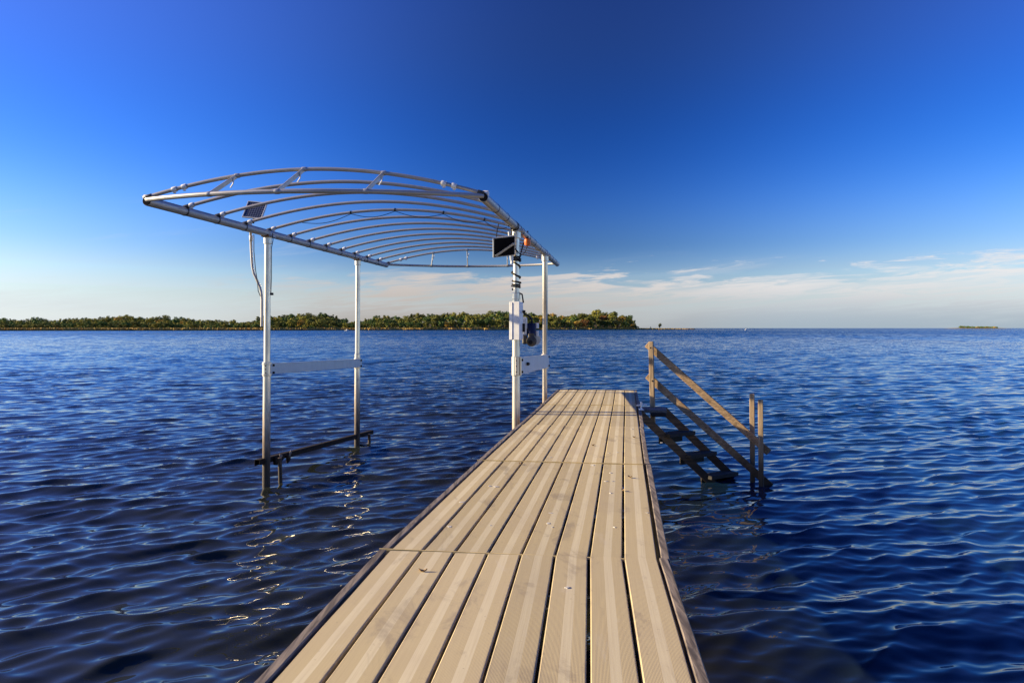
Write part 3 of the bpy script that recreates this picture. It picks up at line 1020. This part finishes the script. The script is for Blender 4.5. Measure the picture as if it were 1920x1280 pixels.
# black cable spiralling down the post
cb2 = MB()
pts = []
zs = [(2.86, 0), (2.845, 1), (2.82, 2), (2.80, 3), (2.785, 3.6), (2.70, 4.2), (2.62, 4.8), (2.56, 5.5), (2.52, 6.5), (2.50, 7.5), (2.48, 8.2), (2.46, 8.5)]
for (za, ta_), (zb, tb_) in zip(zs[:-1], zs[1:]):
    for k in range(14):
        t_ = k / 14
        th = 2 * math.pi * (ta_ + (tb_ - ta_) * t_)
        rr = 0.050 + 0.005 * math.sin(th * 0.7)
        pts.append(post_at('nr', za + (zb - za) * t_) + Vector((math.cos(th) * rr, math.sin(th) * rr, 0)))
pts.append(post_at('nr', 2.40) + Vector((0.07, -0.03, 0)))
pts.append(post_at('nr', 2.30) + Vector((0.085, -0.05, 0)))
cb2.tube(pts, 0.0095, 7)
pts2 = [post_at('nr', 3.18) + Vector((-0.06, -0.06, 0)), post_at('nr', 3.0) + Vector((-0.045, -0.065, 0)), post_at('nr', 2.92) + Vector((0.0, -0.06, 0)), post_at('nr', 2.87) + Vector((0.05, -0.04, 0)), post_at('nr', 2.95) + Vector((0.07, -0.02, 0)), post_at('nr', 3.02) + Vector((0.09, 0.02, 0))]
cb2.tube(pts2, 0.008, 7)
cbo = empty('cable', post_at('nr', 2.3), 'black cable wound in coils around the nearest right post above the control box', 'cable')
build('coil', cb2, M['black'], cbo)
dn = (BR1 - BR0).normalized()
for s_ in (-0.20, -0.14, -0.10, 0.05, 0.10):
    c2 = MB().ring(POSTS['nr'][0] + Vector((0, 0, 0.04)) + dn * s_, dn + Vector((0.15 * math.sin(s_ * 40), 0, 0)), 0.053, 0.018, 18)
    build('beam_wrap', c2, M['black'], cbo)
# lead from the rib wire to the right panel
c3 = MB().tube([P(935, 420, 9.4), P(932, 432, 9.3), P(930.5, 447, 9.15)], 0.006, 6)
build('lead', c3, M['black'], cbo)

# orange light under the right beam
oq = P(989, 455, 9.95)
og = empty('marker_light', oq, 'small orange marker light hanging beneath the right canopy beam', 'light')
g = MB()
n = 14
g.tube([oq + Vector((0, 0, 0.055)), oq + Vector((0, 0, 0.04)), oq, oq - Vector((0, 0, 0.035)), oq - Vector((0, 0, 0.045))], [0.02, 0.040, 0.044, 0.034, 0.012], 16)
build('lens', g, M['orange'], og)
g = MB().tube([oq + Vector((0.0, 0, 0.055)), oq + Vector((0.0, 0, 0.15))], 0.012, 8)
g.tube([oq - Vector((0, 0, 0.04)), oq + Vector((-0.03, 0, -0.12)), oq + Vector((-0.09, 0, -0.17))], 0.005, 6)
build('stem', g, M['black'], og)

# wire tied along the fifth rib
w2 = MB()
ties = [0.14, 0.335, 0.51, 0.70, 0.86, 0.955]
pts = []
for a_, b_ in zip(ties[:-1], ties[1:]):
    for k in range(10):
        t_ = k / 10
        pts.append(rib_pt(4, a_ + (b_ - a_) * t_) - Vector((0, 0, 0.018 + 0.065 * math.sin(math.pi * t_))))
w2.tube(pts, 0.004, 6)
for t_ in ties[1:]:
    p0, p1 = rib_pt(4, t_ - 0.003), rib_pt(4, t_ + 0.003)
    w2.ring((p0 + p1) / 2, p1 - p0, 0.021, 0.018, 8)
tag(build('wire', w2, M['black']), 'black wire tied in sagging loops under one canopy rib', 'wire')

# ------------------------------------------------------------------ boarding stairs
st = empty('boarding_stairs', (2.4, 10, 0), 'wooden stairs with a two-rail banister going down from the dock into the lake', 'stairs')
Yn, Yf = 10.1, 10.42
n_top, n_bot = P(1203, 778, Yn), P(1338, 908, Yn)
f_top, f_bot = P(1246, 770, Yf), P(1395, 915, Yf)
for a, b in ((n_top, n_bot), (f_top, f_bot)):
    dn = (b - a).normalized()
    build('stringer', MB().bar(a - dn * 0.02, b + dn * 0.55, 0.04, 0.10, bevel=0.004), M['stairwood'], st)
for k, t_ in enumerate((0.30, 0.58, 0.86)):
    a, b = lerp(n_top, n_bot, t_), lerp(f_top, f_bot, t_)
    wv = (b - a)
    wv.z = 0
    wv.normalize()
    sd = Vector((wv.y, -wv.x, 0))
    c = (a + b) / 2 + Vector((0, 0, 0.02))
    rot = Matrix((sd, wv, Vector((0, 0, 1)))).transposed()
    tr = MB().box(c + sd * 0.02, (0.20, 0.52, 0.05), rot, 0.005)
    tr.box(c - sd * 0.09 - Vector((0, 0, 0.06)), (0.03, 0.46, 0.14), rot, 0.004)
    build('tread', tr, M['treadwood'], st)
    if k > 0:
        cl_ = MB()
        p_ = lerp(n_top, n_bot, t_ + 0.02) + Vector((0.03, 0.035, 0.0))
        cl_.bar(p_ - Vector((0.10, 0, -0.10)), p_ + Vector((0.06, 0, -0.06)), 0.03, 0.05)
        build('tread_cleat', cl_, M['rusty'], st)
lb = MB()
lq = P(1226, 769, 10.2)
lb.box(lq + Vector((0, 0.08, 0.0)), (0.35, 0.40, 0.038), Matrix.Rotation(R(-8.3), 3, 'Z'), 0.006)
build('landing', lb, M['landing'], st)
lb = MB()
lb.box(lq + Vector((0.07, 0.08, -0.045)), (0.20, 0.44, 0.05), Matrix.Rotation(R(-8.3), 3, 'Z'), 0.01)
build('landing_bracket', lb, M['treadwood'], st)
# banister posts
for px, Y, y0, y1, lean in ((1220.5, 10.40, 640, 797, 0.03), (1410, 10.05, 738, 1000, 0.01), (1426, 9.845, 749, 1010, 0.01)):
    a = P(px, y0, Y)
    b = P(px + (4 if y1 < 900 else 2), y1, Y)
    build('banister_post', MB().bar(b, a, 0.060, 0.062, up=(0.37, 0.93, 0), bevel=0.004), M['postwood'], st)
for (ax, ay), (bx_, by_) in (((1213, 645), (1442, 848)), ((1214, 704), (1446, 912))):
    a, b = P(ax, ay, 10.50), P(bx_, by_, 9.905)
    build('hand_rail', MB().bar(a, b, 0.038, 0.088, bevel=0.004), M['railwood'], st)
for px, py in ((1217, 652), (1220, 714)):
    q = P(px + 3, py, 10.40 - 0.036)
    build('bolt', MB().tube([q, q - Vector((0, 0.012, 0))], 0.010, 8), M['rust'], st)

# ------------------------------------------------------------------ far shore
SH = [(-900, 480), (-500, 500), (0, 560), (480, 640), (980, 820), (1200, 960), (1290, 1150)]


def interp(tab, x_):
    if x_ <= tab[0][0]:
        return tab[0][1]
    for (a, b), (c, d_) in zip(tab[:-1], tab[1:]):
        if x_ <= c:
            return b + (d_ - b) * (x_ - a) / (c - a)
    return tab[-1][1]


TOP = [(-900, 597), (-300, 594), (0, 597), (100, 596), (170, 593), (225, 590), (300, 593), (340, 594), (400, 598), (450, 602), (475, 597), (505, 590), (565, 586),
       (605, 587), (632, 591), (655, 600), (675, 600), (700, 592), (760, 590), (830, 586), (910, 583), (960, 584), (1010, 586), (1060, 588), (1080, 585),
       (1105, 582), (1150, 585), (1175, 589), (1192, 598), (1204, 610)]


def shore_Y(px):
    return interp(SH, px)


def px2X(px, Y):
    return (px - 960) * Y / F


# land: a low bank that rises into a hill under the wood
land = MB()
cols = list(range(-900, 1316, 12))
offs = [(-3, -0.6), (0, 0.15), (3, 0.7), (10, 1.2), (26, None), (60, None), (110, None), (170, None), (260, None)]


def ground(px, off):
    Y = shore_Y(px)
    if off <= 10:
        return 1.2
    top = interp(TOP, px) if px < 1204 else 612
    crown = CAMZ + (HORIZON - top) * (Y + 100) / F
    hill = max(1.2, crown - 11.5)
    return 1.2 + (hill - 1.2) * min(1.0, (off - 10) / 95.0)


for ci, px in enumerate(cols):
    for off, zz in offs:
        Y = shore_Y(px) + off * (1.0 if px < 1150 else max(0.06, 1.0 - (px - 1150) / 160)) + 2.0 * math.sin(px * 0.05)
        if zz is None:
            zz = ground(px, off) * (1.0 if px < 1204 else 0.8)
        if px > 1200:
            zz *= max(0.25, 1 - (px - 1200) / 150)
        land.v.append((px2X(px, Y), Y, zz))
no = len(offs)
for ci in range(len(cols) - 1):
    for k in range(no - 1):
        i = ci * no + k
        land.f.append((i, i + no, i + no + 1, i + 1))
        land.mi.append(0)
tag(build('far_shore', land, M['bank'], origin=(0, 0, 0)), kind='structure')

rnd = random.Random(21)
# golden reeds and grass on the bank
rd = MB()
px = -880.0
while px < 1302:
    Y0 = shore_Y(px)
    fade = 1.0 if px < 1180 else max(0.10, 1 - (px - 1180) / 130)
    for k in range(9):
        off = rnd.uniform(-2.5, 9)
        Y = Y0 + off * fade + 2.0 * math.sin(px * 0.05)
        q = Vector((px2X(px + rnd.uniform(-1, 1), Y), Y, 0.2))
        hh = rnd.uniform(1.2, 2.3) * (0.55 + 0.45 * fade)
        wd = rnd.uniform(0.35, 0.8)
        a_ = rnd.uniform(-1.5, 1.5)
        dx, dy = math.cos(a_) * wd, math.sin(a_) * wd
        rd.add([q + Vector((-dx, -dy, 0)), q + Vector((dx, dy, 0)), q + Vector((dx * 0.5, dy * 0.5, hh)), q + Vector((-dx * 0.3, -dy * 0.3, hh * 0.9))], [(0, 1, 2, 3)])
    px += 0.9
tag(build('reeds', rd, M['reed'], origin=(0, 0, 0), smooth=False), 'golden strip of reeds along the far waterline', None, None, 'stuff')


def crown_mb(mb, c, rx, rz, nclump, nleaf, leaf, rnd, mi=0, conic=0.0):
    """leaf clumps spread through an uneven crown volume"""
    for _ in range(nclump):
        while True:
            p_ = Vector((rnd.uniform(-1, 1), rnd.uniform(-1, 1), rnd.uniform(-1, 1)))
            if 0.25 < p_.length < 1:
                break
        wz = 1.0 - conic * (p_.z + 1) / 2
        cc = Vector((p_.x * rx * wz, p_.y * rx * wz, p_.z * rz))
        cr_ = rnd.uniform(0.22, 0.40) * rx * (wz * 0.7 + 0.3)
        for _ in range(nleaf):
            dv = Vector((rnd.gauss(0, 1), rnd.gauss(0, 1), rnd.gauss(0, 0.8)))
            dv.normalize()
            q = Vector(c) + cc + dv * cr_ * rnd.uniform(0.55, 1.0)
            nrm = (dv + Vector((rnd.uniform(-.7, .7), rnd.uniform(-.7, .7), rnd.uniform(-.3, .8)))).normalized()
            a_ = nrm.orthogonal().normalized()
            a_ = Matrix.Rotation(rnd.uniform(0, 6.28), 3, nrm) @ a_
            b_ = nrm.cross(a_)
            s_ = leaf * rnd.uniform(0.6, 1.25)
            mb.add([q - a_ * s_, q - b_ * s_ * 0.7, q + a_ * s_, q + b_ * s_ * 0.7], [(0, 1, 2, 3)], mi)


SHAPES = []
for k in range(5):
    r_ = random.Random(100 + k)
    cm = MB()
    if k < 3:
        crown_mb(cm, (0, 0, 6.4), 3.5 + 0.3 * k, 3.5, 34, 70, 0.33, r_)
    elif k == 3:
        crown_mb(cm, (0, 0, 6.0), 3.0, 4.3, 34, 66, 0.31, r_, 0, 0.55)
    else:
        crown_mb(cm, (0, 0, 5.2), 4.2, 2.9, 34, 70, 0.33, r_)
        crown_mb(cm, (1.2, 0, 7.6), 2.2, 1.8, 12, 56, 0.30, r_)
    tm = MB()
    tm.tube([(0, 0, -0.6), (0.05, 0.02, 2.0), (-0.1, 0.1, 4.4), (0.1, 0, 7.2)], [0.32, 0.25, 0.17, 0.05], 7)
    for j in range(5):
        z_ = 2.6 + 0.7 * j
        a_ = r_.uniform(0, 6.28)
        tm.tube([(0, 0, z_), (math.cos(a_) * 1.1, math.sin(a_) * 1.1, z_ + 0.9), (math.cos(a_) * 2.1, math.sin(a_) * 2.1, z_ + 1.9)], [0.13, 0.08, 0.03], 5)
    SHAPES.append((cm, tm))


def raw_mesh(name, mb, mat):
    me = bpy.data.meshes.new(name)
    me.from_pydata([Vector(q) for q in mb.v], [], mb.f)
    me.materials.append(mat)
    return me


CR = {(k, c_): raw_mesh('crown', SHAPES[k][0], LEAF[c_]) for k in range(5) for c_ in LEAF}
TR = [raw_mesh('trunk', SHAPES[k][1], M['bark']) for k in range(5)]
SHAPE_WORD = ['round', 'broad', 'full', 'tall narrow', 'spreading']


def tree(px, Y, z_, hgt, wsc, k, col, label, group):
    root = bpy.data.objects.new('tree', None)
    root.empty_display_size = 2
    root.location = (px2X(px, Y), Y, z_)
    root.scale = (hgt / 9.8 * wsc, hgt / 9.8 * wsc, hgt / 9.8)
    root.rotation_euler = (0, 0, rnd.uniform(0, 6.28))
    tag(link(root), label, 'tree', group)
    link(bpy.data.objects.new('crown', CR[(k, col)]), root)
    link(bpy.data.objects.new('trunk', TR[k]), root)


def pick(px, row):
    if px > 1000:
        wts = {'dark green': 2, 'olive green': 5, 'yellow green': 3, 'golden': 2.0, 'russet': 1.2}
    elif px > 490:
        wts = {'dark green': 5, 'olive green': 5, 'yellow green': 2.6, 'golden': 0.25, 'russet': 0.08}
    else:
        wts = {'dark green': 4, 'olive green': 5, 'yellow green': 3.6, 'golden': 0.45, 'russet': 0.05}
    return rnd.choices(list(wts), list(wts.values()))[0]


def where(px):
    return ('at the far left' if px < 130 else 'on the low left hill' if px < 330 else 'left of the nearest left post' if px < 490 else
            'between the two left posts' if px < 670 else 'under the canopy frame' if px < 955 else 'right of the control box' if px < 1060 else
            'on the wooded point')


ROWW = ['front row', 'middle row', 'skyline']
for row, (off, frac, step_) in enumerate(((16, 0.60, 13.5), (52, 0.82, 15.5), (98, 1.0, 14.5))):
    px = -30.0 + row * 4
    while px < 1200 - row * 3:
        Y = shore_Y(px) + off * (1.0 if px < 1100 else 0.6) + rnd.uniform(-9, 9)
        shy = HORIZON + CAMZ * F / shore_Y(px)
        ty = shy + (interp(TOP, px) - shy) * frac * rnd.uniform(0.84, 1.09)
        topz = CAMZ + (HORIZON - ty) * Y / F
        gz = min(ground(px, off), topz - 4)
        gz = max(1.0, gz)
        h = max(4.0, topz - gz)
        col = pick(px, row)
        k = rnd.choices(range(5), (3, 3, 3, 1.6, 2))[0]
        tree(px, Y, gz, h, rnd.uniform(0.95, 1.35) if h > 7 else 1.5, k, col, '%s leaved %s %s tree %s' % (col, SHAPE_WORD[k], ROWW[row], where(px)), 'trees of the far shore')
        px += step_ * rnd.uniform(0.75, 1.25)
# the two trees that stand alone beyond the point
tree(1237.5, 1010, 0.8, 7.4, 0.75, 0, 'olive green', 'small lone round tree out on the bare spit right of the wood', None)
tree(1220, 1005, 0.8, 3.2, 0.7, 3, 'dark green', 'tiny lone bush between the wooded point and the lone tree', None)

# undergrowth that closes the foot of the wood
us = MB()
px = -60.0
while px < 1198:
    off = rnd.uniform(10, 30)
    Y = shore_Y(px) + off * (1 if px < 1100 else 0.6)
    crown_mb(us, (px2X(px, Y), Y, ground(px, off) + rnd.uniform(0.8, 2.0)), rnd.uniform(1.8, 3.2), rnd.uniform(1.4, 2.6), 6, 28, 0.42, rnd, rnd.choices((0, 1, 2, 3), (4, 6, 3, 0.2))[0])
    px += 3.2
px = -60.0
while px < 1192:
    for off, dz_ in ((36, None), (75, -6.5), (125, -6.5), (128, -10.5)):
        Y = shore_Y(px) + off * (1 if px < 1100 else 0.6)
        top = interp(TOP, px)
        topz = CAMZ + (HORIZON - top) * Y / F
        zc = ground(px, off) + 3.2 if dz_ is None else max(2.5, topz + dz_)
        zc = min(zc, topz - 4.0)
        crown_mb(us, (px2X(px, Y), Y, zc), 4.2, 3.0, 8, 34, 0.55, rnd, rnd.choices((0, 1, 2, 3), (4, 6, 3, 0.2))[0])
    px += 8
tag(build('undergrowth', us, [LEAF['dark green'], LEAF['olive green'], LEAF['yellow green'], LEAF['russet']], origin=(0, 0, 0), smooth=False),
    'dark undergrowth and wood mass behind the far shore trees', None, None, 'stuff')

# low island far out on the right
IY = 2900.0
isl = MB()
na, nb = 40, 8
for i in range(na + 1):
    t_ = i / na
    px = 1785 + 92 * t_
    for j in range(nb + 1):
        s_ = j / nb
        hgt = 4.2 * math.sin(math.pi * t_) ** 0.4 * math.sin(math.pi * s_) ** 0.7 - 0.2
        Y = IY + (s_ - 0.5) * 160
        isl.v.append((px2X(px, IY), Y, hgt))
for i in range(na):
    for j in range(nb):
        k = i * (nb + 1) + j
        isl.f.append((k, k + nb + 1, k + nb + 2, k + 1))
        isl.mi.append(0)
tag(build('island_ground', isl, M['bank'], origin=(px2X(1830, IY), IY, 0)), kind='structure')
iw = MB()
for i in range(70):
    px = rnd.uniform(1800, 1871)
    Y = IY + rnd.uniform(-55, 40)
    hgt = 3.2 if px > 1815 else 5.0
    crown_mb(iw, (px2X(px, Y), Y, 2.5 + hgt * rnd.uniform(0.6, 1.0)), 5.0, 2.6, 6, 14, 1.2, rnd, rnd.choices((0, 1, 2), (5, 3, 1))[0])
tag(build('island_wood', iw, [LEAF['dark green'], LEAF['olive green'], LEAF['golden']], origin=(px2X(1830, IY), IY, 0), smooth=False),
    'low wood covering the far island on the horizon', None, None, 'stuff')

# two small white boats far out
for px, Y, yaw, lb in ((1399, 900, 0.5, 'tiny white motorboat alone far out on the open lake at right'),
                       (650, 560, -0.4, 'tiny white motorboat close to the wooded shore between the left posts')):
    bt = empty('motorboat', (px2X(px, Y), Y, 0), lb, 'boat', 'white boats far out on the lake')
    sc_ = 0.62
    h = MB()
    secs = []
    for i in range(9):
        t_ = i / 8
        wdt = 1.0 * (1 - max(0, (t_ - 0.45) / 0.55) ** 2.2) + 0.03
        xx = -2.6 + 5.4 * t_
        sheer = 0.75 + 0.35 * t_ * t_
        secs.append([(xx, -wdt, sheer), (xx, -wdt * 0.8, 0.1), (xx, 0, -0.25 + 0.3 * t_ ** 3), (xx, wdt * 0.8, 0.1), (xx, wdt, sheer)])
    cy, sy = math.cos(yaw), math.sin(yaw)
    tr = lambda p_: Vector((px2X(px, Y) + (p_[0] * cy - p_[1] * sy) * sc_, Y + (p_[0] * sy + p_[1] * cy) * sc_, p_[2] * sc_ + 0.05))
    vs = [tr(p_) for s_ in secs for p_ in s_]
    fs = [(i * 5 + k, (i + 1) * 5 + k, (i + 1) * 5 + k + 1, i * 5 + k + 1) for i in range(8) for k in range(4)]
    fs += [(i * 5, i * 5 + 4, (i + 1) * 5 + 4, (i + 1) * 5) for i in range(8)] + [(0, 1, 2, 3, 4)]
    h.add(vs, fs)
    build('hull', h, M['white'], bt)
    g = MB().box(tr((0.1, 0, 1.25)), (1.5 * sc_, 1.3 * sc_, 0.9 * sc_), Matrix.Rotation(yaw, 3, 'Z'), 0.12)
    build('cabin', g, M['white'], bt)
